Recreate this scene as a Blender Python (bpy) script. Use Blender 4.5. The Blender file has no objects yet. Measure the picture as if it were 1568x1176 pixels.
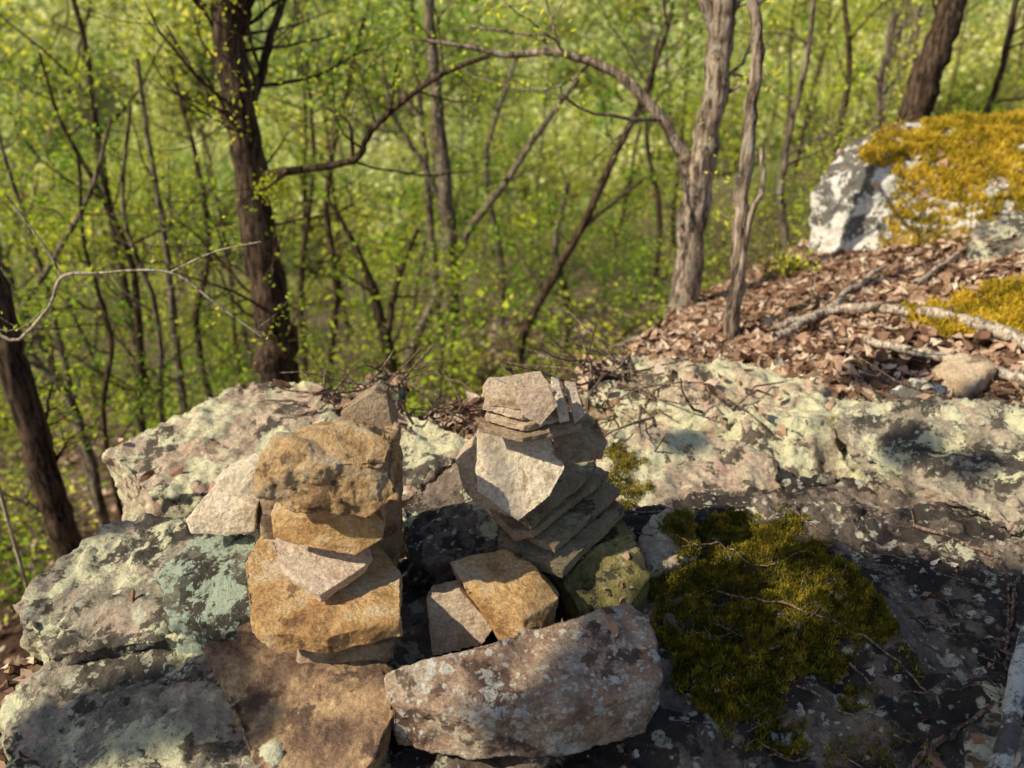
import bpy, bmesh, math, random
import numpy as np
from mathutils import Vector, Quaternion
random.seed(7)
RNG=np.random.default_rng(11)
scene=bpy.context.scene
# ---------------------------------------------------------------- camera
PITCH=math.radians(22); CH=1.3; F=1184.0
CP,SP=math.cos(PITCH),math.sin(PITCH)
cam_d=bpy.data.cameras.new("camera"); cam=bpy.data.objects.new("camera",cam_d)
scene.collection.objects.link(cam); scene.camera=cam
cam.location=(0,0,CH); cam.rotation_euler=(math.radians(90)-PITCH,0,0)
cam_d.sensor_width=36; cam_d.lens=36*F/1568; cam_d.clip_end=2000; cam_d.clip_start=.02
cam_d.dof.use_dof=True; cam_d.dof.focus_distance=1.95; cam_d.dof.aperture_fstop=2.1
S=np.array([-.76,-.36,.70]); S=S/np.linalg.norm(S)      # direction towards the sun
# survey helpers: sight-line measurement -> world metres
def ray(u,v):
    a=(u-784)/F; b=(588-v)/F
    return np.array([a, CP+b*SP, -SP+b*CP])
def Y(u,v,y):
    d=ray(u,v); return np.array([0,0,CH])+d*(y/d[1])
def Z(u,v,z):
    d=ray(u,v); return np.array([0,0,CH])+d*((z-CH)/d[2])
# ---------------------------------------------------------------- terrain
EX=np.array([-60,-3,-1.6,-1.35,-1.1,.2,.8,1.2,2.4,4,8,60.]); EY=np.array([-80,-2,.5,1.6,2.6,3.05,4.2,5.2,6.4,8,13,60.])
def sstep(a,b,x):
    t=np.clip((x-a)/(b-a),0,1); return t*t*(3-2*t)
def wob(x,y):
    return (np.sin(x*1.3+y*.7)*np.cos(y*1.1-x*.4)+.5*np.sin(x*3.1+1.3*y)*np.sin(y*2.7-.6*x)+.25*np.sin(6.3*x-2)*np.sin(5.7*y+x))
def H(x,y):
    x=np.asarray(x,float); y=np.asarray(y,float)
    e=np.interp(x,EX,EY)
    yc=np.minimum(y,e)
    hin=-.20+.14*sstep(2.3,2.9,yc)+.28*np.log1p(np.exp((x-1.1)*4))/4*sstep(2.3,4.3,yc)-.14*np.maximum(0,yc-4.0)*(yc<30)-.04*np.clip(yc-3.3,0,1)
    hin=np.clip(hin,-3,3)
    hin=hin+.10*np.exp(-((x-0)**2/.5+(yc-2.9)**2/.12))
    d=np.maximum(0,y-e)*np.where(y-e>0,1,0)
    z=hin-1.9*(1-np.exp(-d/1.8))-.15*np.minimum(d,70)
    far=np.maximum(0,y-70-.06*x)
    z=z+.52*np.where(far>0,far*sstep(0,25,far),0)
    z=np.minimum(z,95+.2*x)
    amp=.025+.25*sstep(3,20,d)+2.5*sstep(60,140,y)
    return z+amp*(wob(x*np.where(y>60,.08,1),y*np.where(y>60,.08,1)))*.6
def G(u,v):
    d=ray(u,v); o=np.array([0,0,CH]); t=1.2
    while t<300:
        p=o+d*t
        if p[2]<H(p[0],p[1]): return p
        t*=1.01
    return p
# ---------------------------------------------------------------- materials
def newmat(name):
    m=bpy.data.materials.new(name); m.use_nodes=True
    nt=m.node_tree; nt.nodes.clear(); return m,nt
class N:
    def __init__(s,nt): s.nt=nt
    def n(s,t,**k):
        x=s.nt.nodes.new(t)
        for a,b in k.items(): setattr(x,a,b)
        return x
    def l(s,a,b): s.nt.links.new(a,b)
    def noise(s,co,sc,det=6,ro=.6,dist=0):
        x=s.n('ShaderNodeTexNoise'); x.inputs['Scale'].default_value=sc; x.inputs['Detail'].default_value=det
        x.inputs['Roughness'].default_value=ro; x.inputs['Distortion'].default_value=dist; s.l(co,x.inputs['Vector']); return x.outputs['Fac']
    def ramp(s,f,stops,interp='LINEAR'):
        x=s.n('ShaderNodeValToRGB'); x.color_ramp.interpolation=interp; e=x.color_ramp.elements
        while len(e)<len(stops): e.new(.5)
        for i,(p,c) in enumerate(stops):
            e[i].position=p
            if not hasattr(c,'__len__'): c=(c,c,c)
            e[i].color=(*c,1)
        s.l(f,x.inputs[0]); return x.outputs[0]
    def mix(s,f,a,b,mode='MIX'):
        x=s.n('ShaderNodeMix',data_type='RGBA',blend_type=mode)
        for i,v in ((0,f),(6,a),(7,b)):
            if isinstance(v,(int,float)): x.inputs[i].default_value=v
            elif isinstance(v,tuple): x.inputs[i].default_value=(*v,1)
            else: s.l(v,x.inputs[i])
        return x.outputs[2]
    def math(s,op,a,b=0.0):
        x=s.n('ShaderNodeMath',operation=op)
        for i,v in ((0,a),(1,b)):
            if isinstance(v,(int,float)): x.inputs[i].default_value=v
            else: s.l(v,x.inputs[i])
        return x.outputs[0]
def rockmat(name,c0,c1,c2,lichen=(.80,.74,.46),la=.5,dark=.3,sc=1.0,spots=.3,lichen2=(.60,.60,.43),bump=1.0,patina=(.055,.047,.038),strata=0.0):
    m,nt=newmat(name); g=N(nt)
    co=g.n('ShaderNodeTexCoord').outputs['Object']
    base=g.ramp(g.noise(co,6*sc,6,.7),[(.38,c0),(.5,c1),(.62,c2)])
    fn=g.noise(co,75*sc,6,.78)
    col=g.mix(1.0,base,g.ramp(fn,[(.32,.6),(.5,1.08),(.68,1.45)]),'MULTIPLY')
    dk=g.ramp(g.noise(co,4.3*sc,8,.72),[(.61-dark*.32,0.0),(.635-dark*.32,1.0)])
    col=g.mix(g.math('MULTIPLY',dk,.85),col,patina)
    lm=g.ramp(g.noise(co,5.2*sc,8,.74,.2),[(.70-la*.30,0.0),(.716-la*.30,1.0)])
    lc=g.ramp(g.noise(co,38*sc,5,.75),[(.36,tuple(x*.45 for x in lichen)),(.47,lichen),(.66,lichen2)])
    col=g.mix(g.math('MULTIPLY',lm,.9),col,lc)
    if spots>0:
        dn=g.n('ShaderNodeTexNoise'); dn.inputs['Scale'].default_value=40*sc; dn.inputs['Detail'].default_value=3; g.l(co,dn.inputs['Vector'])
        dv=g.n('ShaderNodeVectorMath',operation='SCALE'); dv.inputs['Scale'].default_value=.035/sc; g.l(dn.outputs['Color'],dv.inputs[0])
        av=g.n('ShaderNodeVectorMath',operation='ADD'); g.l(co,av.inputs[0]); g.l(dv.outputs[0],av.inputs[1])
        sm=None
        for vs in (17,42):
            vo=g.n('ShaderNodeTexVoronoi'); vo.inputs['Scale'].default_value=vs*sc; g.l(av.outputs[0],vo.inputs['Vector'])
            sp=g.n('ShaderNodeSeparateColor'); g.l(vo.outputs['Color'],sp.inputs[0])
            rad=g.math('MULTIPLY',g.math('SUBTRACT',sp.outputs[0],1-spots),1.0)
            s1=g.ramp(g.math('SUBTRACT',rad,vo.outputs['Distance']),[(.0,0.0),(.04,1.0)])
            sm=s1 if sm is None else g.math('MAXIMUM',sm,s1)
        sm=g.math('MULTIPLY',sm,g.ramp(fn,[(.40,0.1),(.5,.92)]))
        col=g.mix(sm,col,lichen2)
    b=g.n('ShaderNodeBsdfPrincipled'); b.inputs['Roughness'].default_value=.88; b.inputs['Specular IOR Level'].default_value=.2
    g.l(col,b.inputs['Base Color'])
    hgt=g.math('ADD',g.noise(co,26*sc,8,.68),g.math('MULTIPLY',lm,.05))
    hgt=g.math('ADD',hgt,g.math('MULTIPLY',fn,.30))
    if strata>0:
        mp=g.n('ShaderNodeMapping'); mp.inputs['Scale'].default_value=(1,1,9); mp.inputs['Rotation'].default_value=(.12,.1,0); g.l(co,mp.inputs[0])
        hgt=g.math('ADD',hgt,g.math('MULTIPLY',g.noise(mp.outputs[0],9,5,.65),strata))
    bp=g.n('ShaderNodeBump'); bp.inputs['Strength'].default_value=1; bp.inputs['Distance'].default_value=.019*bump
    g.l(hgt,bp.inputs['Height']); g.l(bp.outputs[0],b.inputs['Normal'])
    o=g.n('ShaderNodeOutputMaterial'); g.l(b.outputs[0],o.inputs[0]); return m
def barkmat(name,c0,c1,sc=1.0,lichen=0.0,bd=.02):
    m,nt=newmat(name); g=N(nt)
    co=g.n('ShaderNodeTexCoord').outputs['Object']
    mp=g.n('ShaderNodeMapping'); mp.inputs['Scale'].default_value=(1,1,.16); g.l(co,mp.inputs[0])
    f=g.noise(mp.outputs[0],34*sc,6,.7,.5)
    col=g.ramp(f,[(.40,tuple(x*.22 for x in c0)),(.5,c0),(.62,c1)])
    if lichen>0:
        col=g.mix(g.ramp(g.noise(co,14*sc,6,.7),[(.62-lichen*.2,0.0),(.66-lichen*.2,.8)]),col,(.46,.45,.36))
    b=g.n('ShaderNodeBsdfPrincipled'); b.inputs['Roughness'].default_value=.95; b.inputs['Specular IOR Level'].default_value=.15
    g.l(col,b.inputs['Base Color'])
    bp=g.n('ShaderNodeBump'); bp.inputs['Strength'].default_value=1; bp.inputs['Distance'].default_value=bd
    g.l(f,bp.inputs['Height']); g.l(bp.outputs[0],b.inputs['Normal'])
    o=g.n('ShaderNodeOutputMaterial'); g.l(b.outputs[0],o.inputs[0]); return m
def leafmat(name,stops,refl=.6,trans=.6,clump=None):
    m,nt=newmat(name); g=N(nt)
    ge=g.n('ShaderNodeNewGeometry')
    f=ge.outputs['Random Per Island']
    if clump:
        co=ge.outputs['Position']
        f=g.math('ADD',g.math('MULTIPLY',f,.4),g.math('MULTIPLY',g.ramp(g.noise(co,clump,3,.6),[(.36,0.0),(.64,1.0)]),.6))
    col=g.ramp(f,stops)
    d=g.n('ShaderNodeBsdfDiffuse'); t=g.n('ShaderNodeBsdfTranslucent')
    g.l(g.mix(1.0,col,(refl,refl,refl),'MULTIPLY'),d.inputs[0]); g.l(g.mix(1.0,col,(trans,trans*.97,trans*.7),'MULTIPLY'),t.inputs[0])
    mx=g.n('ShaderNodeAddShader'); g.l(d.outputs[0],mx.inputs[0]); g.l(t.outputs[0],mx.inputs[1])
    o=g.n('ShaderNodeOutputMaterial'); g.l(mx.outputs[0],o.inputs[0]); return m
def groundmat():
    m,nt=newmat("forest_floor"); g=N(nt)
    co=g.n('ShaderNodeTexCoord').outputs['Object']
    near=g.ramp(g.noise(co,14,8,.75),[(.3,(.03,.018,.012)),(.5,(.11,.06,.04)),(.7,(.24,.14,.09))])
    mid=g.ramp(g.noise(co,5,9,.85),[(.36,(.03,.022,.014)),(.5,(.14,.095,.06)),(.62,(.32,.24,.16))])
    gr=g.ramp(g.noise(co,.9,9,.8),[(.50,0.0),(.60,.8)])
    col=g.mix(gr,mid,g.ramp(g.noise(co,7,8,.85),[(.38,(.03,.05,.015)),(.62,(.26,.31,.05))]))
    sx=g.n('ShaderNodeSeparateXYZ'); g.l(co,sx.inputs[0])
    nearm=g.ramp(g.math('DIVIDE',sx.outputs[1],100),[(.055,1.0),(.09,0.0)])
    col=g.mix(nearm,col,near)
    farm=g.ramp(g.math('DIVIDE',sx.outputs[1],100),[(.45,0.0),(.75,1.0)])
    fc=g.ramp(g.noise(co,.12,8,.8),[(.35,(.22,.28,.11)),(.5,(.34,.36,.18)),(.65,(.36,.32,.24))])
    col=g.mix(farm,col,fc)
    b=g.n('ShaderNodeBsdfPrincipled'); b.inputs['Roughness'].default_value=1; b.inputs['Specular IOR Level'].default_value=.1
    g.l(col,b.inputs['Base Color'])
    bp=g.n('ShaderNodeBump'); bp.inputs['Distance'].default_value=.05; g.l(g.noise(co,20,7,.75),bp.inputs['Height']); g.l(bp.outputs[0],b.inputs['Normal'])
    o=g.n('ShaderNodeOutputMaterial'); g.l(b.outputs[0],o.inputs[0]); return m
M={}
M['pale']=rockmat("rock_pale_lichen",(.40,.29,.20),(.58,.46,.32),(.48,.31,.23),la=.64,dark=.28)
M['grey']=rockmat("rock_grey_lichen",(.22,.19,.14),(.40,.34,.25),(.50,.38,.28),la=.58,dark=.34,spots=.45)
M['dark']=rockmat("rock_dark_slab",(.10,.077,.06),(.19,.145,.11),(.32,.235,.175),la=.33,dark=.45,spots=.48,lichen2=(.56,.54,.41),patina=(.035,.029,.026))
M['teal']=rockmat("rock_blue_green_lichen",(.09,.09,.07),(.16,.15,.11),(.24,.21,.15),(.54,.60,.44),.68,.42,2.0,.5,(.42,.52,.41))
M['orange']=rockmat("sandstone_orange",(.44,.24,.10),(.66,.41,.18),(.70,.54,.35),(.74,.64,.46),.18,.05,1.6,.0,patina=(.24,.135,.065),strata=.3)
M['cap']=rockmat("sandstone_rust_cap",(.38,.225,.11),(.62,.40,.19),(.60,.47,.32),(.64,.56,.42),.22,.09,1.8,.0,patina=(.17,.105,.06))
M['rust']=rockmat("sandstone_rust",(.26,.18,.11),(.41,.295,.185),(.45,.34,.23),(.60,.54,.38),.15,.14,1.3,.0,strata=.3,patina=(.13,.085,.06))
M['tan']=rockmat("sandstone_tan",(.52,.385,.245),(.68,.52,.36),(.60,.43,.29),(.78,.68,.48),.25,.05,1.3,.0,patina=(.24,.17,.11),strata=.3)
M['slate']=rockmat("sandstone_layered",(.24,.18,.11),(.37,.285,.175),(.42,.32,.20),(.60,.55,.33),.30,.14,1.6,.0,patina=(.12,.085,.055),strata=.4)
M['pink']=rockmat("sandstone_pink",(.58,.42,.30),(.72,.56,.42),(.66,.53,.39),(.78,.69,.54),.2,.03,1.3,.0,patina=(.34,.23,.16),strata=.3)
M['cream']=rockmat("sandstone_cream",(.68,.54,.37),(.84,.71,.53),(.78,.62,.44),(.86,.78,.57),.2,.02,1.3,.0,patina=(.45,.33,.21))
M['brown']=rockmat("sandstone_brown",(.18,.11,.075),(.40,.255,.145),(.64,.43,.23),(.62,.52,.36),.14,.18,1.1,.08,(.5,.45,.36),patina=(.12,.075,.055))
M['block']=rockmat("sandstone_block",(.30,.185,.13),(.47,.315,.215),(.60,.47,.34),(.78,.72,.60),.38,.14,1.8,.58,(.78,.74,.62),strata=.3,patina=(.13,.08,.06))
M['mossy']=rockmat("rock_mossy",(.16,.13,.045),(.30,.25,.09),(.40,.33,.15),(.60,.54,.25),.42,.28,1.8,.15)
M['white']=rockmat("rock_white_face",(.56,.52,.46),(.74,.70,.62),(.60,.54,.46),(.84,.80,.72),.5,.40,1.0,.3,(.78,.75,.67))
M['bark_dark']=barkmat("bark_dark",(.075,.048,.032),(.18,.12,.075),1.0)
M['bark_grey']=barkmat("bark_grey",(.38,.28,.20),(.76,.60,.46),1.0,.25,.045)
M['bark_mid']=barkmat("bark_mid",(.17,.125,.09),(.37,.29,.21),1.0,.1)
M['wood']=barkmat("weathered_wood",(.44,.34,.25),(.76,.65,.52),2.0,.3,.006)
M['twig']=barkmat("dead_twig",(.17,.11,.075),(.38,.27,.20),3.0,0,.003)
LL=[(0,(.14,.23,.03)),(.3,(.28,.39,.04)),(.6,(.55,.60,.06)),(1,(.86,.79,.14))]
LD=[(0,(.06,.13,.018)),(.4,(.18,.31,.035)),(.7,(.36,.50,.05)),(1,(.64,.67,.10))]
M['leaf1']=leafmat("spring_leaf_mid",LL,.64,.68,.22); M['leaf2']=leafmat("spring_leaf_deep",LD,.64,.68,.22); M['leaf3']=leafmat("spring_leaf_yellow",[(0,(.30,.36,.03)),(.5,(.62,.63,.07)),(1,(.88,.80,.17))],.64,.64,.3)
M['farleaf_haze']=leafmat("far_foliage_haze_tint",[(0,(.28,.37,.16)),(.35,(.48,.55,.22)),(.65,(.68,.68,.32)),(.85,(.74,.70,.40)),(1,(.60,.54,.43))],.72,.46,.05)  # distance haze painted into the leaf colours; no haze volume in the scene
M['litter']=leafmat("dry_leaf",[(0,(.11,.06,.04)),(.22,(.27,.155,.10)),(.5,(.47,.29,.19)),(.75,(.66,.46,.32)),(1,(.88,.74,.58))],.8,.15)
M['moss']=leafmat("moss_blades",[(0,(.04,.042,.008)),(.45,(.15,.13,.018)),(.8,(.36,.27,.03)),(1,(.66,.48,.06))],.78,.3,26)
M['moss_gold']=leafmat("moss_golden",[(0,(.16,.14,.015)),(.4,(.42,.30,.03)),(.7,(.66,.46,.045)),(1,(.84,.62,.10))],.75,.3,5)
M['ground']=groundmat()
# ---------------------------------------------------------------- mesh builders
class Bd:
    def __init__(s): s.V=[];s.Q=[];s.M=[];s.n=0
    def add(s,V,Q,m=0):
        s.V.append(np.asarray(V,float)); s.Q.append(np.asarray(Q,int)+s.n); s.M.append(np.full(len(Q),m,int)); s.n+=len(V)
def mk(name,B,mats,smooth=True,parent=None,link=True):
    V=np.concatenate(B.V); Q=np.concatenate(B.Q); mi=np.concatenate(B.M)
    me=bpy.data.meshes.new(name); me.vertices.add(len(V)); me.vertices.foreach_set('co',V.ravel())
    me.loops.add(4*len(Q)); me.loops.foreach_set('vertex_index',Q.ravel().astype(np.int32))
    me.polygons.add(len(Q)); me.polygons.foreach_set('loop_start',np.arange(len(Q),dtype=np.int32)*4)
    for m in mats: me.materials.append(m)
    me.polygons.foreach_set('material_index',mi.astype(np.int32))
    me.polygons.foreach_set('use_smooth',np.full(len(Q),smooth)); me.update(calc_edges=True); me.validate()
    o=bpy.data.objects.new(name,me)
    if link: scene.collection.objects.link(o)
    if parent: o.parent=parent
    return o
def norm(v): return v/(np.linalg.norm(v)+1e-9)
def tube(B,pts,rad,sides=6,mat=0,rough=0.0,rng=RNG):
    pts=np.asarray(pts,float); n=len(pts); rad=np.asarray(rad,float)
    T=np.gradient(pts,axis=0); T/=np.linalg.norm(T,axis=1)[:,None]+1e-9
    mt=T.mean(0); ref=np.eye(3)[np.argmin(np.abs(mt))]
    U=np.cross(T,ref); U/=np.linalg.norm(U,axis=1)[:,None]+1e-9; W=np.cross(T,U)
    a=np.arange(sides)*2*math.pi/sides
    R=rad[:,None]*np.ones((n,sides))
    if rough: R=R*(1+rough*rng.normal(0,1,(n,sides)))
    V=pts[:,None,:]+R[:,:,None]*(np.cos(a)[None,:,None]*U[:,None,:]+np.sin(a)[None,:,None]*W[:,None,:])
    i=np.arange(n-1)[:,None]*sides; j=np.arange(sides)[None,:]; k=(j+1)%sides
    Q=np.stack([i+j,i+k,i+sides+k,i+sides+j],-1).reshape(-1,4)
    B.add(V.reshape(-1,3),Q,mat)
def smooth_curve(P,sub=5):
    P=np.asarray(P,float); Q=np.vstack([2*P[0]-P[1],P,2*P[-1]-P[-2]]); out=[]
    for i in range(1,len(Q)-2):
        for t in np.arange(sub)/sub:
            a,b,c,d=Q[i-1],Q[i],Q[i+1],Q[i+2]
            out.append(.5*((2*b)+(c-a)*t+(2*a-5*b+4*c-d)*t*t+(3*b-a-3*c+d)*t**3))
    out.append(P[-1]); return np.array(out)
def leaves(B,C,size,mat,rng,flat=.0,spread=0):
    C=np.asarray(C,float); n=len(C)
    if n==0: return
    C=C+rng.normal(0,1,(n,3))*spread
    a=rng.normal(0,1,(n,3)); a[:,2]*=(1-flat); a/=np.linalg.norm(a,axis=1)[:,None]
    b=rng.normal(0,1,(n,3)); b[:,2]*=(1-flat); b=np.cross(a,np.cross(a,b)); b/=np.linalg.norm(b,axis=1)[:,None]+1e-9
    s=(size*rng.uniform(.6,1.3,n))[:,None]
    V=np.stack([C-a*s*.5,C+b*s*.3,C+a*s*.5,C-b*s*.3],1).reshape(-1,3)
    B.add(V,np.arange(4*n).reshape(-1,4),mat)
def grow(B,p,d,L,r,lvl,tips,rng,up=.06,n=6,kids=(3,6),wig=.17):
    pts=[p]; dd=norm(d); ds=[dd]
    for i in range(n):
        dd=norm(dd+rng.normal(0,wig,3)+np.array([0,0,up])); pts.append(pts[-1]+dd*L/n); ds.append(dd)
    pts=np.array(pts); rad=np.linspace(r,r*.35,n+1)
    tube(B,pts,rad,8 if r>.05 else (5 if r>.012 else 3),0)
    if lvl==0: tips.append(pts[1:]); return
    tips.append(pts[-2:])
    for c in range(rng.integers(*kids)):
        t=rng.uniform(.2,1)*n; i=min(int(t),n-1); q=pts[i]+(pts[i+1]-pts[i])*(t-i)
        pr=norm(np.cross(ds[i],rng.normal(0,1,3)))
        grow(B,q,ds[i]+pr*rng.uniform(.6,1.2),L*rng.uniform(.4,.7),rad[i]*.6,lvl-1,tips,rng,up,n,kids,wig)
# ---------------------------------------------------------------- ground
gy=np.concatenate([-60+np.arange(0,54,3.),np.arange(-6,1,.5),np.arange(1,9,.05),9*np.exp(np.linspace(0,math.log(420/9),170))])
t=np.linspace(-1,1,321); gx=np.sinh(t*5.6)/np.sinh(5.6)*330
X,Yg=np.meshgrid(gx,gy); ZZ=H(X,Yg)
B=Bd(); nx=len(gx); ny=len(gy)
i=np.arange(ny-1)[:,None]*nx; j=np.arange(nx-1)[None,:]
B.add(np.stack([X,Yg,ZZ],-1).reshape(-1,3),np.stack([i+j,i+j+1,i+nx+j+1,i+nx+j],-1).reshape(-1,4))
mk("forest_ground",B,[M['ground']])
# ---------------------------------------------------------------- rocks
def tex(name,typ,size,depth=3,hard=False):
    tx=bpy.data.textures.new(name,typ); tx.noise_scale=size
    if typ=='CLOUDS':
        tx.noise_depth=depth
        if hard: tx.noise_type='HARD_NOISE'
    return tx
TX={'big':tex("t_big",'CLOUDS',.25,2),'mid':tex("t_mid",'CLOUDS',.07,4,True),'fine':tex("t_fine",'CLOUDS',.02,3),
    'vor':tex("t_vor",'VORONOI',.10),'huge':tex("t_huge",'CLOUDS',.8,3),'lump':tex("t_lump",'CLOUDS',.11,1)}
def hull_pts(pts):
    bm=bmesh.new()
    for p in pts: bm.verts.new(p)
    r=bmesh.ops.convex_hull(bm,input=bm.verts)
    bmesh.ops.delete(bm,geom=[v for v in bm.verts if not v.link_faces],context='VERTS')
    return bm
def rock(name,pts,mat,voxel=.006,disp=(.015,.010,.003),trunc=.14,big='big',vor=0.0,chisel=4):
    rnd=random.Random(int(abs(pts[0][0]*7919+pts[0][2]*613)*100)%9999)
    bm=hull_pts(pts); bmesh.ops.dissolve_limit(bm,angle_limit=.14,verts=bm.verts,edges=bm.edges)
    np_=[]
    for e in bm.edges:
        a,b=e.verts[0].co,e.verts[1].co
        r=rnd.uniform(trunc*.1,trunc); np_.append(a.lerp(b,r)); r=rnd.uniform(trunc*.1,trunc); np_.append(b.lerp(a,r))
    bm.free()
    for _ in range(chisel):      # fractured facets: knock off corners with random planes
        d=Vector((rnd.gauss(0,1),rnd.gauss(0,1),rnd.gauss(0,.8))).normalized()
        pr=sorted((d.dot(p) for p in np_)); hi,lo=pr[-1],pr[0]; cut=hi-(hi-lo)*rnd.uniform(.02,.07)
        bm=hull_pts(np_); bmesh.ops.bisect_plane(bm,geom=bm.verts[:]+bm.edges[:]+bm.faces[:],plane_co=d*cut,plane_no=d,clear_outer=True)
        np_=[v.co.copy() for v in bm.verts]; bm.free()
    bm=hull_pts(np_)
    me=bpy.data.meshes.new(name); bm.to_mesh(me); bm.free(); me.materials.append(mat)
    o=bpy.data.objects.new(name,me); scene.collection.objects.link(o)
    rm=o.modifiers.new("r",'REMESH'); rm.mode='VOXEL'; rm.voxel_size=voxel; rm.use_smooth_shade=True
    for k,tn,st in (('b',big,disp[0]*2),('v','vor',vor),('m','mid',disp[1]*1.6),('f','fine',disp[2]*2)):
        if st>0:
            dm=o.modifiers.new(k,'DISPLACE'); dm.texture=TX[tn]; dm.texture_coords='GLOBAL'; dm.strength=st; dm.mid_level=.5
    return o
def slab(name,top,h,mat,shrink=.93,**k):
    T=[Z(*p) for p in top]; c=np.mean(T,0)
    Bt=[np.array([c[0]+(p[0]-c[0])*shrink,c[1]+(p[1]-c[1])*shrink,p[2]-h]) for p in T]
    return rock(name,T+Bt,mat,**k)
def block(name,front,back,mat,dz=0,shrink=.92,**k):
    T=[Y(*p) for p in front]; c=np.mean(T,0)
    Bk=[c+(p-c)*shrink+np.array([0,back,dz]) for p in T]
    return rock(name,T+Bk,mat,**k)
BIG=dict(voxel=.009,disp=(.040,.024,.004),trunc=.07,vor=.022,chisel=2)
slab("boulder",[(155,688,.10),(200,652,.13),(300,603,.17),(400,576,.19),(500,586,.19),(540,605,.18),(560,700,.12),(480,760,.08),(230,755,.08)],.30,M['pale'],**BIG)
slab("boulder",[(520,600,.17),(600,618,.16),(725,668,.12),(705,740,.07),(620,770,.06),(520,760,.07)],.28,M['pale'],**BIG)
slab("boulder",[(12,925,.0),(50,885,.03),(180,788,.06),(300,775,.07),(400,800,.07),(400,960,.01),(250,975,.0),(75,1005,-.02)],.30,M['grey'],**BIG)
slab("boulder",[(-5,1085,-.08),(40,1008,-.06),(230,945,-.03),(400,960,-.02),(440,1180,-.02),(350,1250,-.05),(15,1270,-.1)],.34,M['grey'],**BIG)
slab("boulder",[(238,872,.10),(300,815,.15),(392,812,.17),(402,925,.12),(335,965,.06),(250,945,.06)],.19,M['teal'],voxel=.008,disp=(.02,.016,.005),chisel=2)
slab("boulder",[(535,590,.10),(570,565,.14),(620,575,.13),(610,620,.1),(550,620,.1)],.3,M['teal'],voxel=.01,disp=(.02,.02,.004))
slab("boulder",[(612,765,.12),(660,715,.17),(710,690,.19),(775,720,.19),(790,840,.1),(620,870,.06)],.25,M['dark'],voxel=.009,disp=(.03,.02,.004))
slab("boulder",[(600,840,.0),(790,830,.03),(860,960,-.02),(700,1060,-.08),(580,1040,-.08)],.2,M['dark'],voxel=.009,disp=(.03,.02,.004))
slab("boulder",[(540,1150,-.10),(700,1120,-.09),(1020,1080,-.08),(1040,1400,-.10),(540,1400,-.12)],.2,M['dark'],voxel=.009,disp=(.03,.02,.004),chisel=0)
P3=lambda L:[Z(*p) for p in L]
rock("boulder",P3([(893,570,.15),(945,543,.18),(1100,550,.18),(1285,592,.16),(888,605,.13),(1000,615,.14),(1130,640,.14),(1315,650,.12),(900,655,-.02),(1000,690,-.06),(1200,748,-.03),(1325,748,-.03),(1300,620,-.2),(920,580,-.2)]),M['pale'],voxel=.009,disp=(.06,.03,.004),trunc=.12,vor=.03,chisel=2)
rock("boulder",P3([(1278,600,.21),(1400,603,.24),(1620,632,.27),(1850,690,.28),(1300,690,.11),(1450,765,.07),(1580,825,.07),(1850,895,.07),(1290,740,-.1),(1450,830,-.12),(1600,900,-.12),(1850,960,-.2),(1700,650,-.2)]),M['grey'],voxel=.009,disp=(.06,.03,.004),trunc=.12,vor=.03,chisel=2)
slab("boulder",[(922,668,.12),(985,637,.14),(1060,652,.13),(1195,700,.09),(1200,760,.02),(1000,780,.02),(915,745,.04)],.22,M['pale'],voxel=.008,disp=(.03,.02,.004),vor=.015,chisel=1)
slab("boulder_slab",[(880,740,.01),(1100,725,.05),(1300,725,.05),(1480,780,.07),(1650,860,.08),(2000,1000,.07),(2000,1400,.0),(1000,1400,-.07),(960,1050,-.06),(930,900,-.03)],.35,M['dark'],voxel=.009,disp=(.06,.028,.004),trunc=.08,vor=.015,chisel=0)
slab("boulder",[(965,835,.03),(1000,785,.07),(1060,780,.06),(1080,840,.04),(1000,880,.02)],.12,M['pale'],voxel=.008,disp=(.02,.016,.004))
slab("boulder",[(1470,1110,.01),(1600,1000,.03),(1750,1100,.03),(1700,1300,.0),(1480,1260,-.01)],.15,M['grey'],voxel=.009,disp=(.03,.02,.004))
# foreground stones
slab("sandstone_slab",[(314,988,.02),(372,940,.04),(480,985,.04),(604,1000,.05),(604,1095,.02),(560,1185,-.02),(405,1215,-.04)],.13,M['brown'],voxel=.005,disp=(.016,.012,.002),vor=.01,chisel=1,trunc=.07)
slab("sandstone_block",[(586,1035,.085),(610,1020,.095),(720,993,.11),(830,956,.12),(960,916,.14),(996,942,.13),(1012,1035,.10),(1000,1060,.09),(880,1088,.08),(740,1098,.07),(596,1078,.06)],.125,M['block'],shrink=.98,voxel=.0045,disp=(.014,.012,.002),trunc=.05,vor=.010,chisel=0)
block("stone",[(660,1008,1.50),(652,914,1.57),(704,902,1.58),(758,962,1.54),(738,990,1.52)],.06,M['tan'],voxel=.0035,disp=(.005,.005,.001),trunc=.05,chisel=0)
rock("stone",P3([(686,860,.15),(775,840,.16),(814,860,.15),(857,915,.12),(800,950,.10),(716,908,.12),(808,1006,.01),(850,958,.02),(765,985,.0),(715,930,-.02),(860,900,-.02),(700,870,-.02)]),M['orange'],voxel=.004,disp=(.008,.007,.0015),trunc=.07,chisel=2)
slab("stone",[(858,890,.07),(900,838,.12),(968,805,.13),(1000,880,.07),(965,932,.02),(885,937,.02)],.12,M['mossy'],voxel=.005,disp=(.014,.010,.002),chisel=2)
def cairn(parts):
    e=bpy.data.objects.new("stone_cairn",None); scene.collection.objects.link(e)
    for n,o in parts: o.name=n; o.parent=e
SM=dict(voxel=.0032,disp=(.006,.008,.001),trunc=.05,vor=.008,chisel=2)
TH=dict(voxel=.0028,disp=(.003,.005,.0007),trunc=.04,vor=.004,chisel=2)
L=[]
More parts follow.
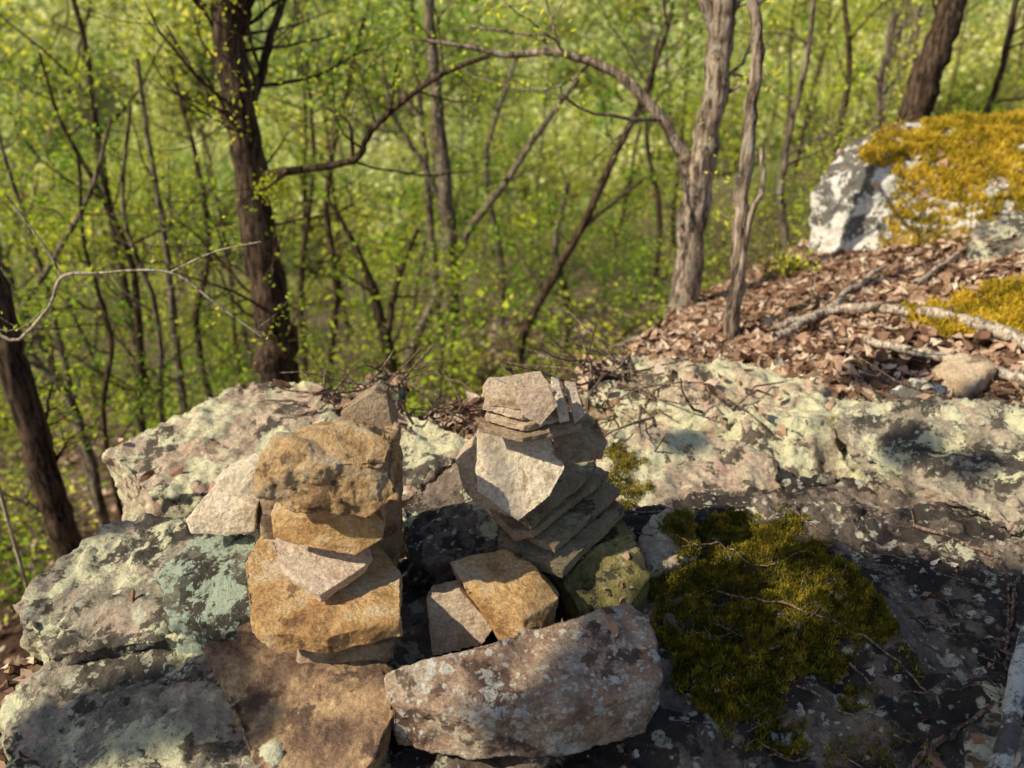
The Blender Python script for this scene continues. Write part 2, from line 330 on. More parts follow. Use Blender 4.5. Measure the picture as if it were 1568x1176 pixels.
L.append(("foot_stone",block("s",[(446,1000,1.43),(604,985,1.43),(604,1012,1.43),(560,1034,1.40),(470,1054,1.39)],.22,M['rust'],**SM)))
L.append(("side_stone",slab("s",[(356,880,.1),(400,860,.12),(430,960,.08),(362,965,.06)],.14,M['brown'],**SM)))
L.append(("base_slab",slab("s",[(374,862,.185),(380,945,.165),(410,970,.155),(500,976,.15),(612,948,.16),(616,860,.175),(596,825,.18),(400,815,.19)],.048,M['orange'],shrink=1.0,**SM)))
L.append(("pink_slab",slab("s",[(415,832,.245),(428,872,.225),(452,890,.217),(490,912,.21),(520,885,.22),(582,852,.235),(565,815,.245),(430,812,.245)],.034,M['pink'],shrink=.86,**TH)))
L.append(("ochre_stone",block("s",[(412,786,1.55),(480,780,1.51),(566,793,1.50),(588,826,1.50),(548,852,1.49),(480,840,1.50),(418,824,1.53)],.17,M['orange'],**TH)))
L.append(("back_stone",block("s",[(386,780,1.72),(400,735,1.73),(600,665,1.74),(614,710,1.72),(618,830,1.70),(604,885,1.67),(392,875,1.67)],.10,M['rust'],**SM)))
L.append(("cap_stone",rock("s",[Y(*p) for p in [(388,757,1.46),(400,696,1.49),(424,668,1.52),(530,645,1.56),(606,655,1.56),(613,705,1.52),(611,764,1.47),(562,794,1.44),(520,770,1.43),(445,784,1.45),(470,708,1.45),(592,708,1.48)]]+[Y(*p)+np.array([0,.15,-.02]) for p in [(400,755,1.48),(430,685,1.54),(600,680,1.56),(600,755,1.49),(450,775,1.48)]],M['cap'],voxel=.0032,disp=(.024,.013,.0015),trunc=.05,big='lump',vor=.014,chisel=1)))
L.append(("top_stone",block("s",[(520,632,1.68),(572,598,1.70),(592,604,1.70),(606,648,1.70),(608,685,1.68),(530,690,1.66)],.07,M['rust'],**TH)))
L.append(("pale_stone",block("s",[(324,738,1.77),(375,716,1.79),(404,714,1.79),(407,800,1.76),(345,775,1.74)],.1,M['cream'],**TH)))
L.append(("pale_chip",block("s",[(283,797,1.71),(323,748,1.75),(394,775,1.71),(390,814,1.70),(350,823,1.70),(292,818,1.70)],.12,M['cream'],**TH)))
cairn(L)
R=[]
def lslab(c,mat,t,**k):   # thin tilted slab: outline corners carry their own heights
    return rock("s",P3(c)+[p-np.array([0,0,t]) for p in P3(c)],mat,**k)
R.append(("under_stone",slab("s",[(800,845,.10),(870,885,.085),(978,822,.09),(940,780,.11),(820,800,.10)],.1,M['mossy'],**SM)))
R.append(("base_slab",lslab([(760,826,.150),(800,850,.142),(862,872,.138),(958,775,.165),(905,740,.18),(780,750,.175)],M['slate'],.032,**TH)))
R.append(("ledge_slab",lslab([(768,800,.190),(850,838,.178),(952,748,.205),(900,718,.215),(790,735,.21)],M['slate'],.024,**TH)))
R.append(("mid_slab",lslab([(742,772,.232),(800,826,.215),(934,722,.25),(885,700,.26),(755,715,.255)],M['rust'],.026,**TH)))
R.append(("wedge_slab",lslab([(752,752,.275),(812,800,.258),(922,706,.292),(880,684,.30),(765,695,.297)],M['slate'],.028,**TH)))
R.append(("side_slab",block("s",[(696,706,1.86),(722,682,1.88),(775,735,1.82),(802,806,1.71),(797,830,1.71),(760,800,1.75),(714,756,1.82)],.09,M['tan'],**TH)))
R.append(("pale_block",block("s",[(728,664,1.77),(748,650,1.78),(796,655,1.77),(836,660,1.76),(867,716,1.70),(843,760,1.66),(794,800,1.63),(730,754,1.69)],.07,M['cream'],**TH)))
R.append(("brown_stone",block("s",[(846,662,1.76),(905,652,1.80),(930,678,1.79),(922,704,1.76),(862,714,1.71),(848,697,1.71)],.11,M['rust'],**TH)))
R.append(("flat_stone",lslab([(730,652,.502),(800,670,.494),(892,652,.498),(884,628,.508),(745,630,.51)],M['rust'],.018,**TH)))
R.append(("flat_stone",lslab([(742,636,.526),(802,652,.518),(866,636,.520),(850,612,.53),(748,614,.533)],M['tan'],.018,**TH)))
R.append(("flat_stone",lslab([(736,616,.555),(800,634,.545),(856,614,.55),(846,596,.56),(742,598,.562)],M['pink'],.020,**TH)))
R.append(("cap_stone",lslab([(738,594,.585),(748,608,.575),(802,616,.570),(850,598,.580),(828,566,.60),(742,580,.60)],M['tan'],.024,**TH)))
R.append(("pink_stone",block("s",[(790,602,1.67),(840,587,1.69),(856,622,1.66),(828,654,1.64),(800,637,1.65)],.03,M['pink'],voxel=.0028,disp=(.002,.004,.001),trunc=.04,chisel=1)))
R.append(("white_chip",block("s",[(843,583,1.76),(858,588,1.76),(874,645,1.70),(856,650,1.70)],.05,M['cream'],voxel=.0028,disp=(.002,.002,.0006),trunc=.04,chisel=0)))
R.append(("white_shard",block("s",[(864,590,1.78),(884,594,1.78),(896,636,1.73),(880,652,1.71)],.05,M['pink'],voxel=.0028,disp=(.002,.002,.0006),trunc=.04,chisel=0)))
cairn(R)
# hillside boulders
rock("boulder",[Y(*p) for p in [(1232,410,5.8),(1240,300,5.95),(1286,226,6.2),(1330,205,6.3),(1370,187,6.5),(1455,185,6.6),(1330,250,5.7),(1340,330,5.45),(1300,435,5.4),(1600,178,6.2),(1750,190,6.2),(1700,330,5.0),(1560,345,5.0),(1400,410,5.1),(1235,490,5.6),(1600,480,5.2)]]+[Y(1300,300,7.4),Y(1700,260,7.4)],M['white'],voxel=.02,disp=(.05,.04,.01),trunc=.04,big='huge',vor=.03,chisel=0)
rock("boulder",[Y(*p) for p in [(1472,395,4.4),(1490,350,4.5),(1568,318,4.7),(1700,316,4.7),(1700,450,4.1),(1568,435,4.05),(1500,430,4.1),(1600,340,5.2)]],M['grey'],voxel=.018,disp=(.05,.03,.006),big='huge',chisel=1)
slab("boulder",[(1425,560,.10),(1470,536,.16),(1525,556,.15),(1490,590,.1)],.22,M['tan'],voxel=.01,disp=(.02,.01,.003))
slab("boulder",[(1355,600,.10),(1400,576,.16),(1460,590,.16),(1430,625,.10)],.22,M['white'],voxel=.01,disp=(.02,.01,.003))
# ---------------------------------------------------------------- surface probe for scatter
bpy.context.view_layer.update(); dg=bpy.context.evaluated_depsgraph_get()
def drop(x,y,z0=2.5):
    ok,loc,nr,idx,ob,mx=scene.ray_cast(dg,Vector((x,y,z0)),Vector((0,0,-1)))
    return (np.array(loc),np.array(nr),ob.name if ob else '') if ok else None
def inpoly(x,y,P):
    c=False; n=len(P)
    for i in range(n):
        (x1,y1),(x2,y2)=P[i],P[i-1]
        if (y1>y)!=(y2>y) and x<(x2-x1)*(y-y1)/(y2-y1)+x1: c=not c
    return c
def mossbed(name,poly,n,blade,mat,hmax=.02,z0=2.5,edge=.02,ok=None,seed=1,fr=1.0):
    rng=np.random.default_rng(seed); P=[(p[0],p[1]) for p in poly]
    xs=[p[0] for p in P]; ys=[p[1] for p in P]; pts=[]; 
    while len(pts)<n:
        x=rng.uniform(min(xs),max(xs)); y=rng.uniform(min(ys),max(ys))
        w=edge*(math.sin(x*31*fr+y*9)+math.sin(y*37*fr-x*17)+.6*math.sin(x*90*fr)*math.sin(y*85*fr)+rng.normal(0,.4))
        if not inpoly(x+w,y-w,P): continue
        hole=math.sin(x*23*fr+1)*math.sin(y*29*fr+2)+.5*math.sin(x*61*fr)*math.sin(y*53*fr)
        if hole>.8 and rng.random()<.93: continue
        h=drop(x,y,z0)
        if h is None or (ok and not ok(h)): n-=1; continue
        pts.append(h[0]+np.array([0,0,rng.uniform(0,1)*hmax*(.6+.4*math.sin(x*40*fr)*math.cos(y*37*fr))*(.6+.5*math.sin(x*130*fr+y*40)*math.sin(y*140*fr))]))
    C=np.array(pts); m=len(C)
    d=rng.normal(0,.6,(m,3)); d[:,2]=1; d/=np.linalg.norm(d,axis=1)[:,None]
    s=rng.normal(0,1,(m,3)); s=np.cross(d,s); s/=np.linalg.norm(s,axis=1)[:,None]
    l=(blade*rng.uniform(.5,1.5,m))[:,None]; w=l*.15
    V=np.stack([C-s*w,C+s*w,C+d*l+s*w*.3,C+d*l-s*w*.3],1).reshape(-1,3)
    Bm=Bd(); Bm.add(V,np.arange(4*m).reshape(-1,4)); return mk(name,Bm,[mat],smooth=False)
gp=lambda L,z:[tuple(Z(u,v,z)[:2]) for u,v in L]
mossbed("moss",gp([(1010,865),(1060,815),(1150,800),(1240,810),(1265,860),(1330,920),(1362,965),(1335,1015),(1250,1035),(1200,1085),(1150,1130),(1105,1095),(1040,1035),(1005,960)],0),60000,.010,M['moss'],.028,seed=3,edge=.035)
mossbed("moss",gp([(915,690),(990,700),(1000,740),(930,755)],.08),4500,.008,M['moss'],.012,seed=4,edge=.03)
mossbed("moss",gp([(1300,1120),(1400,1110),(1440,1150),(1400,1200),(1290,1200)],.0),1200,.008,M['moss'],.006,seed=5,edge=.05)
mossbed("moss",[tuple(Y(1335,235,6.0)[:2]),tuple(Y(1480,200,7.0)[:2]),tuple(Y(1700,195,7.0)[:2]),tuple(Y(1700,340,5.0)[:2]),tuple(Y(1420,350,5.1)[:2]),tuple(Y(1345,320,5.4)[:2])],44000,.035,M['moss_gold'],.06,4,.09,lambda h:h[1][2]>.30,seed=6,fr=.3)
gq=[tuple(G(u,v)[:2]) for u,v in [(1385,495),(1455,460),(1568,440),(1660,445),(1660,535),(1568,530),(1450,520)]]
mossbed("moss",gq,26000,.032,M['moss_gold'],.09,2.5,.02,seed=7,fr=.3)
# ---------------------------------------------------------------- leaf litter
def litter(name,fn,n,size,seed,lift=.03,mat=None,z0=2.5,only=True):
    rng=np.random.default_rng(seed); Cs=[];Ns=[]
    for _ in range(n):
        x,y=fn(rng); h=drop(x,y,z0)
        if h is None: continue
        if only and not h[2].startswith('forest') and rng.random()>.03: continue
        if y>2.8 and x>1 and inpoly(x,y,gq) and rng.random()>.06: continue
        Cs.append(h[0]); Ns.append(h[1])
    C=np.array(Cs); m=len(C); nr=np.array(Ns)+rng.normal(0,.42,(m,3)); nr/=np.linalg.norm(nr,axis=1)[:,None]
    a=np.cross(nr,rng.normal(0,1,(m,3))); a/=np.linalg.norm(a,axis=1)[:,None]; b=np.cross(nr,a)
    s=size*rng.uniform(.40,1.6,m); C=C+nr*rng.uniform(.003,lift,m)[:,None]
    asp=rng.uniform(.22,.40,m)*s; cl=rng.normal(0,.6,m); cw=rng.uniform(-.2,1.1,m)*rng.choice([1,1,-1],m)
    prof=[.06,.62,1,.72,.05]; V=np.zeros((m,5,3,3))
    for i_,tt in enumerate([-.5,-.22,.04,.3,.5]):
        for j_,q in enumerate([-1,0,1]):
            wd=asp*prof[i_]*q*rng.uniform(.6,1.35,m)
            hz=s*(cl*tt*tt*1.4)+cw*np.abs(wd)*.9+rng.normal(0,.035,m)*s
            V[:,i_,j_]=C+a*(tt*s)[:,None]+b*wd[:,None]+nr*hz[:,None]
    k=np.arange(m)[:,None]*15
    Q=np.concatenate([k+np.array([[r*3+c,r*3+c+1,r*3+c+4,r*3+c+3]]) for r in range(4) for c in range(2)])
    Bl=Bd(); Bl.add(V.reshape(-1,3),Q)
    return mk(name,Bl,[mat or M['litter']],smooth=False)
def slope(rng):
    while True:
        y=rng.uniform(2.5,7.2); x=rng.uniform(-.3,4.6)
        e=np.interp(x,EX,EY)
        if y<e+.35 and x<.75*y+.5 and rng.random()<.35+2.2/y and math.sin(x*2.3+y)*math.sin(y*2.9-x)+rng.normal(0,.3)<.75: return x,y
litter("leaf_litter",slope,24000,.064,21,.045)
litter("leaf_litter",lambda r:(r.uniform(-.7,.4),r.uniform(2.55,3.1)),700,.045,22,.03,only=False)
litter("leaf_litter",lambda r:(r.uniform(-2.2,-1.0),r.uniform(.7,2.4)),1900,.055,23,.03)
litter("leaf_litter",lambda r:(r.uniform(.2,.32)+(.9 if r.random()<.3 else 0),r.uniform(1.35,1.9)),40,.03,24,.01,only=False)
litter("leaf_litter",lambda r:(r.uniform(.85,1.5),r.uniform(1.0,1.3)),30,.035,25,.01,only=False)
def nearslope(rng):
    while True:
        y=rng.uniform(2,18); x=rng.uniform(-12,3); e=np.interp(x,EX,EY)
        if y>e and x>-.75*y-1: return x,y
litter("leaf_litter",nearslope,9000,.10,26,.03)
# ---------------------------------------------------------------- fallen wood
def stick(name,path,w0,w1,mat,parent=None,jit=.006,onsurf=True,side=7,sub=6,lift=0):
    P=[]
    for q in path:
        p=G(*q) if len(q)==2 else Z(*q)
        if onsurf:
            h=drop(p[0],p[1])
            if h: p=h[0]
        P.append(p+np.array([0,0,w0*.4+lift]))
    C=smooth_curve(P,sub); C=C+RNG.normal(0,jit,C.shape)
    b=Bd(); tube(b,C,np.linspace(w0,w1,len(C)),side,0,.08); return mk(name,b,[mat])
stick("fallen_branch",[(1180,522),(1240,505),(1290,492),(1350,492),(1430,502),(1500,520),(1545,540),(1620,580)],.018,.036,M['wood'],lift=.05)
stick("fallen_branch",[(1325,545),(1430,570),(1520,592),(1620,625)],.020,.028,M['wood'],lift=.06)
stick("fallen_branch",[(845,564),(930,540),(1010,515)],.014,.024,M['wood'],lift=.05)
stick("fallen_branch",[(1185,538),(1260,500),(1300,465),(1350,425)],.022,.012,M['wood'],lift=.06)
stick("fallen_branch",[(1240,470),(1300,500),(1380,480)],.012,.010,M['twig'],lift=.06)
stick("fallen_branch",[(1400,455),(1460,410),(1500,380)],.014,.010,M['wood'],lift=.06)
stick("birch_log",[(1525,1230,.04),(1545,1120,.06),(1562,1020,.08),(1590,930,.10)],.020,.018,M['white'],onsurf=False,jit=.002,side=12)
for path,w,lf in [([(940,762,.05),(1010,778,.05),(1080,772,.05),(1150,765,.05)],.0035,0),([(1190,755,.05),(1240,800,.05),(1310,830,.05)],.003,.004),
    ([(1400,1150,.02),(1440,1120,.03),(1490,1085,.04),(1560,1040,.06)],.007,.004),([(1100,905,.0),(1190,935,.0),(1290,975,.0),(1370,1030,.0),(1440,1090,.0)],.0035,.024),
    ([(1220,1040,0.),(1300,1085,0.),(1400,1130,0.)],.0035,.004),([(1140,1120,0.),(1220,1140,0.),(1300,1125,0.)],.0032,.004),([(1300,1010,0.),(1360,1060,0.),(1470,1060,0.),(1540,1050,0.)],.003,.01),
    ([(1040,860,0.),(1110,850,0.),(1160,880,0.),(1230,870,0.)],.0028,.022),([(1180,1000,0.),(1240,960,0.),(1290,900,0.)],.0025,.022),
    ([(1400,800,.06),(1480,830,.06),(1540,870,.06),(1552,960,.06)],.006,.004),([(1560,880,.06),(1552,940,.06),(1548,1000,.06)],.005,.004)]:
    stick("twig",path,w,w*.6,M['twig'],jit=.004,lift=lf)
b=Bd(); rng=np.random.default_rng(5)
for _ in range(760):
    q=rng.random()
    if q<.34: x,y=rng.uniform(-.75,.5),rng.uniform(2.5,3.1)
    elif q<.52: x,y=slope(rng)
    elif q<.62: x,y=rng.uniform(.4,1.5),rng.uniform(1.1,2.0)
    else: x,y=nearslope(rng)
    h=drop(x,y)
    if not h: continue
    small=.4 if (.52<=q<.62) else 1
    d=norm(np.array([rng.normal(),rng.normal(),rng.uniform(-.1,.35)*(small>.5)])); L0=rng.uniform(.08,.35)*(1+.15*y)*small
    p=h[0]+np.array([0,0,.012]); pts=[p]
    for k in range(4): d=norm(d+rng.normal(0,.2,3)*np.array([1,1,small>.5])); pts.append(pts[-1]+d*L0/4)
    tube(b,pts,np.linspace(.005,.002,5)*(1+.1*y)*small,4)
mk("twig_litter",b,[M['twig']])
# ---------------------------------------------------------------- hand-placed trees
def tree(name,limbs,bark,leaf,seed,twigs=2.0,tL=.9,lv=1,lpt=2,lsize=.05,ground=True,sides=12,rough=.03,spread=.05,start=0.0):
    rng=np.random.default_rng(seed); B=Bd(); tips=[]
    for li,lb in enumerate(limbs):
        P=[];Rr=[]
        for (u,v,y,w) in lb:
            p=Y(u,v,y); P.append(p); Rr.append(w/F*(y/ray(u,v)[1])/2)
        if li==0 and ground:
            p=P[0]; zg=float(H(p[0],p[1]))
            if zg<p[2]-.05:
                P.insert(0,np.array([p[0],p[1],zg-.15])); Rr.insert(0,Rr[0]*1.25)
            else: P[0]=np.array([p[0],p[1],min(p[2],zg)-.12])
        A=smooth_curve(np.column_stack([np.array(P),np.array(Rr)]),6)
        C=A[:,:3]; rr=np.maximum(A[:,3],.002)
        C=C+rng.normal(0,1,C.shape)*(rr*.12)[:,None]
        tube(B,C,rr,sides if rr.max()>.03 else 6,0,rough,rng)
        seg=np.linalg.norm(np.diff(C,axis=0),axis=1); Lt=seg.sum()
        nt=int(twigs*Lt)
        for _ in range(nt):
            i=int(rng.uniform(start if li==0 else .15,1)*(len(C)-1)); i=min(i,len(C)-2)
            tg=norm(C[i+1]-C[i]); pr=norm(np.cross(tg,rng.normal(0,1,3)))
            r0=min(rr[i]*.45,.016)
            grow(B,C[i],tg*.5+pr,tL*rng.uniform(.4,1.2),r0,lv,tips,rng,n=6)
    if tips and lpt:
        T=np.concatenate(tips); leaves(B,np.repeat(T,lpt,0),lsize,1,rng,.3,spread)
    return mk(name,B,[bark,leaf])
tree("maple_tree",[[(432,600,6.0,62),(420,500,6.0,56),(400,380,6.0,54),(378,230,6.0,50),(352,90,6.0,46),(345,-20,6.0,46),(330,-200,6,40)],
  [(405,270,6.0,18),(440,262,5.9,13),(540,246,5.8,11),(565,205,5.8,10),(605,165,5.8,9),(680,112,5.8,8),(750,85,5.8,7)],
  [(350,60,6,26),(368,40,6,24),(385,-20,6,22)],
  [(380,170,6,18),(400,110,6.1,14),(420,40,6.2,12),(445,-30,6.3,10)],
  [(385,260,6,10),(340,180,6.2,8),(290,100,6.3,6),(255,40,6.4,5)],
  [(540,246,5.8,8),(535,190,5.8,5),(500,165,5.8,4)]],M['bark_dark'],M['leaf1'],1,twigs=4.5,tL=.9,lv=1,lpt=1,lsize=.038,start=.25)
tree("oak_tree",[[(1046,480,5.0,46),(1055,400,5.0,42),(1070,280,5.0,42),(1092,170,5.0,38),(1104,60,5.0,38),(1112,-20,5,36),(1120,-150,5,30)],
  [(1058,262,5.0,24),(1040,225,5.0,20),(1000,165,5.0,16),(950,118,5.0,15),(905,95,5.0,13),(850,80,5.0,12),(780,84,5.0,10),(720,72,5.0,7),(640,60,5.0,4)],
  [(1100,60,5,20),(1085,20,5,18),(1060,-40,5,14)],
  [(850,80,5,7),(830,60,5,5),(790,50,5.0,4),(720,40,5,3)]],M['bark_grey'],M['leaf1'],2,twigs=2.2,tL=.8,lv=1,lpt=2,lsize=.038,start=.5,sides=18,rough=.07)
tree("sapling",[[(1112,556,3.9,28),(1125,450,3.9,22),(1138,300,3.9,22),(1150,180,3.9,20),(1160,80,3.9,18),(1152,-20,3.9,18),(1150,-120,3.9,15)],
  [(1116,545,3.85,9),(1130,440,3.8,9),(1150,330,3.75,9),(1168,290,3.75,8),(1166,225,3.75,7)]],M['bark_grey'],M['leaf3'],3,twigs=1.5,tL=.4,lv=1,lpt=1,lsize=.035,rough=.11,start=.6)
tree("oak_tree",[[(1394,215,8.5,48),(1410,140,8.5,46),(1438,60,8.5,42),(1468,-10,8.5,40),(1500,-120,8.5,34)]],M['bark_dark'],M['leaf2'],4,twigs=1.0,tL=1.2,start=.4)
tree("young_tree",[[(118,880,4.2,42),(95,800,4.2,42),(60,700,4.2,42),(22,560,4.2,42),(-10,440,4.2,42),(-60,250,4.2,40)]],M['bark_dark'],M['leaf1'],5,twigs=1.0,tL=.6,start=.3,lsize=.04)
tree("beech_tree",[[(690,560,11,26),(692,470,11,24),(688,380,11,24),(682,280,11,22),(668,150,11,18),(660,30,11,16),(655,-80,11,14)],
  [(692,410,11,14),(720,350,11,12),(765,290,11,11),(820,210,11,9),(885,120,11,7)],
  [(610,600,10.5,16),(640,510,10.8,15),(672,450,11,13),(690,400,11,12)],
  [(684,320,11,10),(640,240,11,8),(600,170,11,6),(585,90,11,5)]],M['bark_mid'],M['leaf1'],6,twigs=1.7,tL=1.3,lv=1,lpt=3,lsize=.08,spread=.1,start=.3)
tree("beech_tree",[[(800,520,10,14),(845,430,10,14),(890,350,10,13),(945,230,10,12),(985,150,10,10),(1030,20,10,8)],
  [(890,350,10,8),(940,310,10,6),(990,270,10,4)]],M['bark_dark'],M['leaf2'],7,twigs=1.8,tL=1.2,lpt=3,lsize=.08,spread=.1,start=.2)
tree("young_tree",[[(598,560,9,22),(585,500,9,18),(572,450,9,16),(545,380,9,10),(500,300,9,6)],[(592,520,9,12),(606,440,9,10),(640,350,9,7)]],M['bark_dark'],M['leaf2'],8,twigs=2,tL=1.,lpt=3,lsize=.07,spread=.1)
for k,(pts) in enumerate([[(285,650,9,12),(270,520,9,12),(255,380,9,10),(230,230,9,8),(210,90,9,6)],[(215,640,8,12),(215,540,8,12),(200,400,8,10),(150,290,8,8),(95,190,8,6),(60,80,8,4)],
   [(120,640,7,14),(60,560,7,12),(25,500,7,10),(80,400,7,9),(140,290,7,7),(170,180,7,5)],[(330,640,10,10),(300,500,10,10),(320,380,10,9),(300,240,10,7),(260,100,10,5)],
   [(130,700,7.5,10),(100,560,7.5,10),(60,400,7.5,8),(20,280,7.5,6),(-10,180,7.5,5)],[(500,600,12,12),(515,450,12,12),(500,320,12,10),(520,180,12,8),(560,20,12,6)],
   [(1215,420,9,12),(1195,320,9,12),(1205,220,9,10),(1235,90,9,9),(1250,-40,9,7)],[(1270,330,10,10),(1280,220,10,10),(1300,110,10,9),(1290,-40,10,7)],
   [(860,560,12,14),(870,470,12,12),(850,380,12,10),(870,280,12,8)],[(1490,220,9,10),(1530,120,9,9),(1560,-20,9,8)],[(1350,260,11,10),(1345,150,11,9),(1370,20,11,8)],
   [(160,660,6.5,8),(170,520,6.5,8),(130,380,6.5,6),(120,240,6.5,5)],[(250,660,7.5,8),(240,480,7.5,8),(190,330,7.5,6),(200,160,7.5,5)],[(470,600,14,9),(460,440,14,9),(480,260,14,7),(470,90,14,6)],[(760,560,16,10),(770,420,16,9),(745,250,16,8),(790,90,16,6)],[(1000,450,14,9),(1010,330,14,9),(990,200,14,7),(1010,60,14,6)]]):
    tree("young_tree",[pts],M['bark_dark' if k%2 else 'bark_mid'],M['leaf%d'%(1+k%2)],20+k,twigs=2.8,tL=1.0,lv=1,lpt=2,lsize=.055,spread=.09,start=.15)
# near bare twigs at left
tree("shrub",[[(-40,590,3.2,6),(30,520,3.2,5),(75,470,3.2,5),(95,425,3.2,6),(150,418,3.2,4),(260,417,3.2,3.5),(330,465,3.2,3),(400,515,3.2,2)],
  [(95,425,3.2,4),(70,380,3.2,4),(10,300,3.2,3)],[(260,417,3.2,3),(330,385,3.2,2.5),(400,370,3.2,2)]],M['wood'],M['leaf3'],40,twigs=2.5,tL=.25,lv=0,lpt=1,lsize=.025,ground=True,spread=.015)
def bush(name,u,v,h,leaf,seed,n=9,ls=.04,lpt=3,at=None):
    rng=np.random.default_rng(seed); B=Bd(); tips=[]; p=at if at is not None else G(u,v)
    for _ in range(n):
        grow(B,p+rng.normal(0,.04,3)*np.array([1,1,0]),np.array([rng.normal(0,.45),rng.normal(0,.45),1]),h*rng.uniform(.6,1.1),.005,1,tips,rng,kids=(3,6))
    T=np.concatenate(tips); leaves(B,np.repeat(T,lpt,0),ls,1,rng,.4,.04); return mk(name,B,[M['bark_mid'],leaf])
for k,(u,v,h,lf,lp) in enumerate([(1000,500,.45,'leaf3',1),(915,535,.28,'leaf2',3),(1085,450,.4,'leaf3',1),(850,556,.12,'leaf3',1),(1180,440,.3,'leaf3',1),(960,510,.25,'leaf2',2),(1030,470,.4,'leaf3',1),(1210,425,.2,'leaf1',1)]):
    bush("shrub",u,v,h,M[lf],60+k,lpt=lp,ls=.030)
for k,(u,v,y) in enumerate([(60,640,4.5),(20,620,4.0),(0,820,3.2),(420,300,5.9)]):
    p=Y(u,v,y); bush("shrub",0,0,.5 if k<3 else .12,M['leaf1'],80+k,n=6,ls=.03,lpt=2,at=p if k==3 else np.array([p[0],p[1],float(H(p[0],p[1]))]))
# ---------------------------------------------------------------- shade tree behind the viewpoint (casts the dappled light)
rng=np.random.default_rng(77); B=Bd(); 
trunk=np.array([[-6.2,-3.2,-1.5],[-6.0,-3.1,1.5],[-5.6,-2.7,4],[-5.1,-2.2,6.5],[-4.9,-2.0,9]]); tc=smooth_curve(trunk,6)
tube(B,tc,np.linspace(.22,.07,len(tc)),12,0,.03)
T=[]
for (u,v,z,k,rad) in [(1070,950,0,5.2,.12),(1110,890,0,5.4,.08),(1130,1020,0,5.4,.13),(1190,1110,0,5.5,.19),(1060,1100,0,5,.18),(1440,1010,0,5.3,.20),(1350,1120,0,5.6,.17),(1520,950,0,5.5,.16),(1250,1160,0,5.2,.2),(1120,1170,0,5.2,.2),(900,1170,-.05,5.2,.10),
   (150,1070,0,5,.12),(260,1050,0,5.3,.12),(350,1100,0,5.0,.06),(205,815,0,5.6,.07),(90,1110,-.05,5,.10),(1400,690,.12,6.2,.08),(1270,860,0,6,.07),(1380,885,0,6,.09),(960,1000,.08,5.5,.07),(1540,1090,0,5.4,.16),(1090,705,0,6.3,.05),(1500,720,.12,6.2,.06),
   (1350,560,.1,6.5,.13),(1480,590,.15,6.5,.10)]:
    c=Z(u,v,z)+S*k
    d=np.linalg.norm(tc-c,axis=1); i=int(np.argmin(d+np.abs(tc[:,2]-c[2]+.8)*.5)); p0=tc[i]; mid=(p0+c)/2+np.array([0,0,.25])
    q=smooth_curve([p0,mid,c],6); tube(B,q,np.linspace(.03,.008,len(q)),6)
    for _ in range(8): grow(B,c,rng.normal(0,1,3),rad*.9,.004,0,T,rng,n=3)
    m=int(2600*rad*rad/.04*1.0)+60; g_=rng.normal(0,1,(m,3)); g_/=np.linalg.norm(g_,axis=1)[:,None]
    leaves(B,c+g_*(rad*rng.uniform(0,1,(m,1))**.5)*1.15,.06,1,rng,.2)
mk("oak_tree",B,[M['bark_mid'],M['leaf2']])
# ---------------------------------------------------------------- forest masses
variants=[]
for k in range(6):
    rng=np.random.default_rng(100+k); B=Bd(); tips=[]
    hgt=rng.uniform(7,11); tp=[np.zeros(3)]; 
    lean=rng.normal(0,.08,2)
    for i_ in range(8): tp.append(tp[-1]+np.array([lean[0]+rng.normal(0,.06),lean[1]+rng.normal(0,.06),1])*hgt/8)
    tcv=smooth_curve(tp,3); tube(B,tcv,np.linspace(.085,.015,len(tcv)),7)
    for _ in range(12):
        i_=int(rng.uniform(.15,1)*(len(tcv)-1)); a=rng.uniform(0,6.28)
        grow(B,tcv[i_],np.array([math.cos(a),math.sin(a),rng.uniform(.3,1.1)]),rng.uniform(1.2,2.6),.025,2,tips,rng,n=4,kids=(3,4))
    T=np.concatenate(tips); dens=[3,1,4,2,3,3][k]
    leaves(B,np.repeat(T,dens,0),.12,1,rng,.3,.22)
    lf=[M['leaf1'],M['leaf3'],M['leaf2'],M['leaf3'],M['leaf2'],M['leaf1']][k]
    o=mk("tree_variant",B,[M['bark_mid'] if k%3 else M['bark_dark'],lf],link=False); variants.append(o.data); bpy.data.objects.remove(o)
forest=bpy.data.objects.new("distant_forest",None); scene.collection.objects.link(forest)
rng=np.random.default_rng(9); cnt=0
while cnt<115:
    y=11+rng.random()**1.1*62; x=rng.uniform(-.70*y-2,.70*y+2)
    e=np.interp(x,EX,EY)
    if y<e+2.5: 
        if x<4.5 or y<9: continue
    if y<16 and rng.random()<.5: continue
    o=bpy.data.objects.new("forest_tree",variants[rng.integers(6)]); scene.collection.objects.link(o); o.parent=forest
    o.location=(x,y,float(H(x,y))-.1); o.rotation_euler=(rng.normal(0,.05),rng.normal(0,.05),rng.uniform(0,6.28)); s=rng.uniform(.6,1.1); o.scale=(s,s,s); cnt+=1
crowns=[]
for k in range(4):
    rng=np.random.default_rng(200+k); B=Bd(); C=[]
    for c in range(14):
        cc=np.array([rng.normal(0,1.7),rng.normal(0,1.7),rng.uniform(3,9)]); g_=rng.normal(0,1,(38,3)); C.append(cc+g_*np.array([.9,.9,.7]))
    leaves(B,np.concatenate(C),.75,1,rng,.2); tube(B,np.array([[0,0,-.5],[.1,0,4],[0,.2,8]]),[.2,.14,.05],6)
    o=mk("crown",B,[M['bark_mid'],M['farleaf_haze']],link=False); crowns.append(o.data); bpy.data.objects.remove(o)
hill=bpy.data.objects.new("hillside_forest",None); scene.collection.objects.link(hill); rng=np.random.default_rng(12)
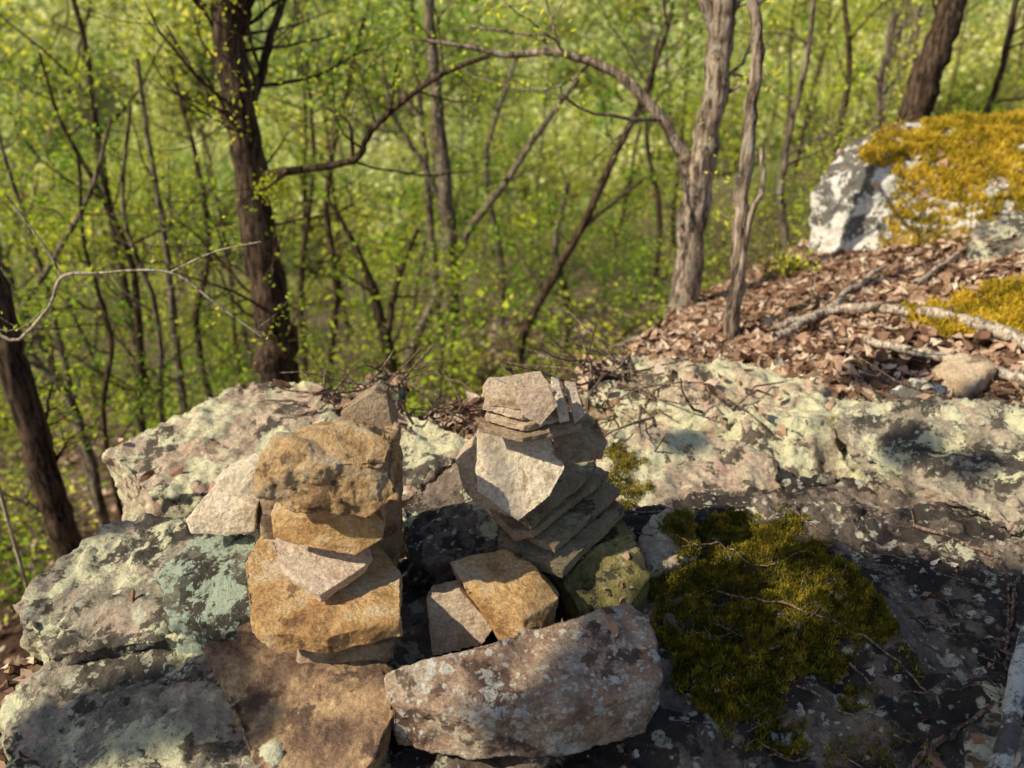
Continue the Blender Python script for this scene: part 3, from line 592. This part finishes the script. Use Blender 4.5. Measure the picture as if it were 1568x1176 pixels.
for _ in range(600):
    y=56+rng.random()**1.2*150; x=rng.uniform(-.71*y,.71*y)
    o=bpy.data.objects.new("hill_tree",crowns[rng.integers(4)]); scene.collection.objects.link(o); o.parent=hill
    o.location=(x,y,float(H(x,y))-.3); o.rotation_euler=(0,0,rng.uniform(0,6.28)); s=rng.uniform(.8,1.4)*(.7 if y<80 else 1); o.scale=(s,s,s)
und=bpy.data.objects.new("undergrowth",None); scene.collection.objects.link(und)
ub=[]
for k in range(3):
    rng=np.random.default_rng(300+k); B=Bd(); tips=[]
    for _ in range(10): grow(B,rng.normal(0,.15,3)*np.array([1,1,0]),np.array([rng.normal(0,.5),rng.normal(0,.5),1]),rng.uniform(.6,1.5),.01,1,tips,rng,n=4)
    leaves(B,np.repeat(np.concatenate(tips),[2,3,1][k],0),.07,1,rng,.4,.08)
    o=mk("bush",B,[M['bark_mid'],M['leaf%d'%(k+1)]],link=False); ub.append(o.data); bpy.data.objects.remove(o)
cnt=0; rng=np.random.default_rng(13)
while cnt<200:
    y=5+rng.random()**1.1*42; x=rng.uniform(-.76*y-1,.76*y+1); e=np.interp(x,EX,EY)
    if y<e+2.2 or (abs(x)<1 and y<6): continue
    o=bpy.data.objects.new("bush",ub[rng.integers(3)]); scene.collection.objects.link(o); o.parent=und
    o.location=(x,y,float(H(x,y))-.05); o.rotation_euler=(0,0,rng.uniform(0,6.28)); s=rng.uniform(.6,1.2)*(1+.015*y); o.scale=(s,s,s); cnt+=1
# ---------------------------------------------------------------- light
w=bpy.data.worlds.new("World"); scene.world=w; w.use_nodes=True; nt=w.node_tree
sky=nt.nodes.new('ShaderNodeTexSky'); sky.sky_type='NISHITA'; sky.sun_disc=False
sky.sun_elevation=math.asin(S[2]); sky.sun_rotation=math.atan2(S[0],S[1])
bg=nt.nodes['Background']; nt.links.new(sky.outputs[0],bg.inputs[0]); bg.inputs[1].default_value=.10
ld=bpy.data.lights.new("sun",'SUN'); ld.energy=5.0; ld.angle=math.radians(.55); ld.color=(1,.91,.71)
lo=bpy.data.objects.new("sun",ld); scene.collection.objects.link(lo); lo.rotation_mode='QUATERNION'; lo.rotation_quaternion=Vector(S).to_track_quat('Z','Y'); lo.location=(-5,-4,8)
scene.view_settings.view_transform='Standard'; scene.view_settings.look='None'; scene.view_settings.exposure=0
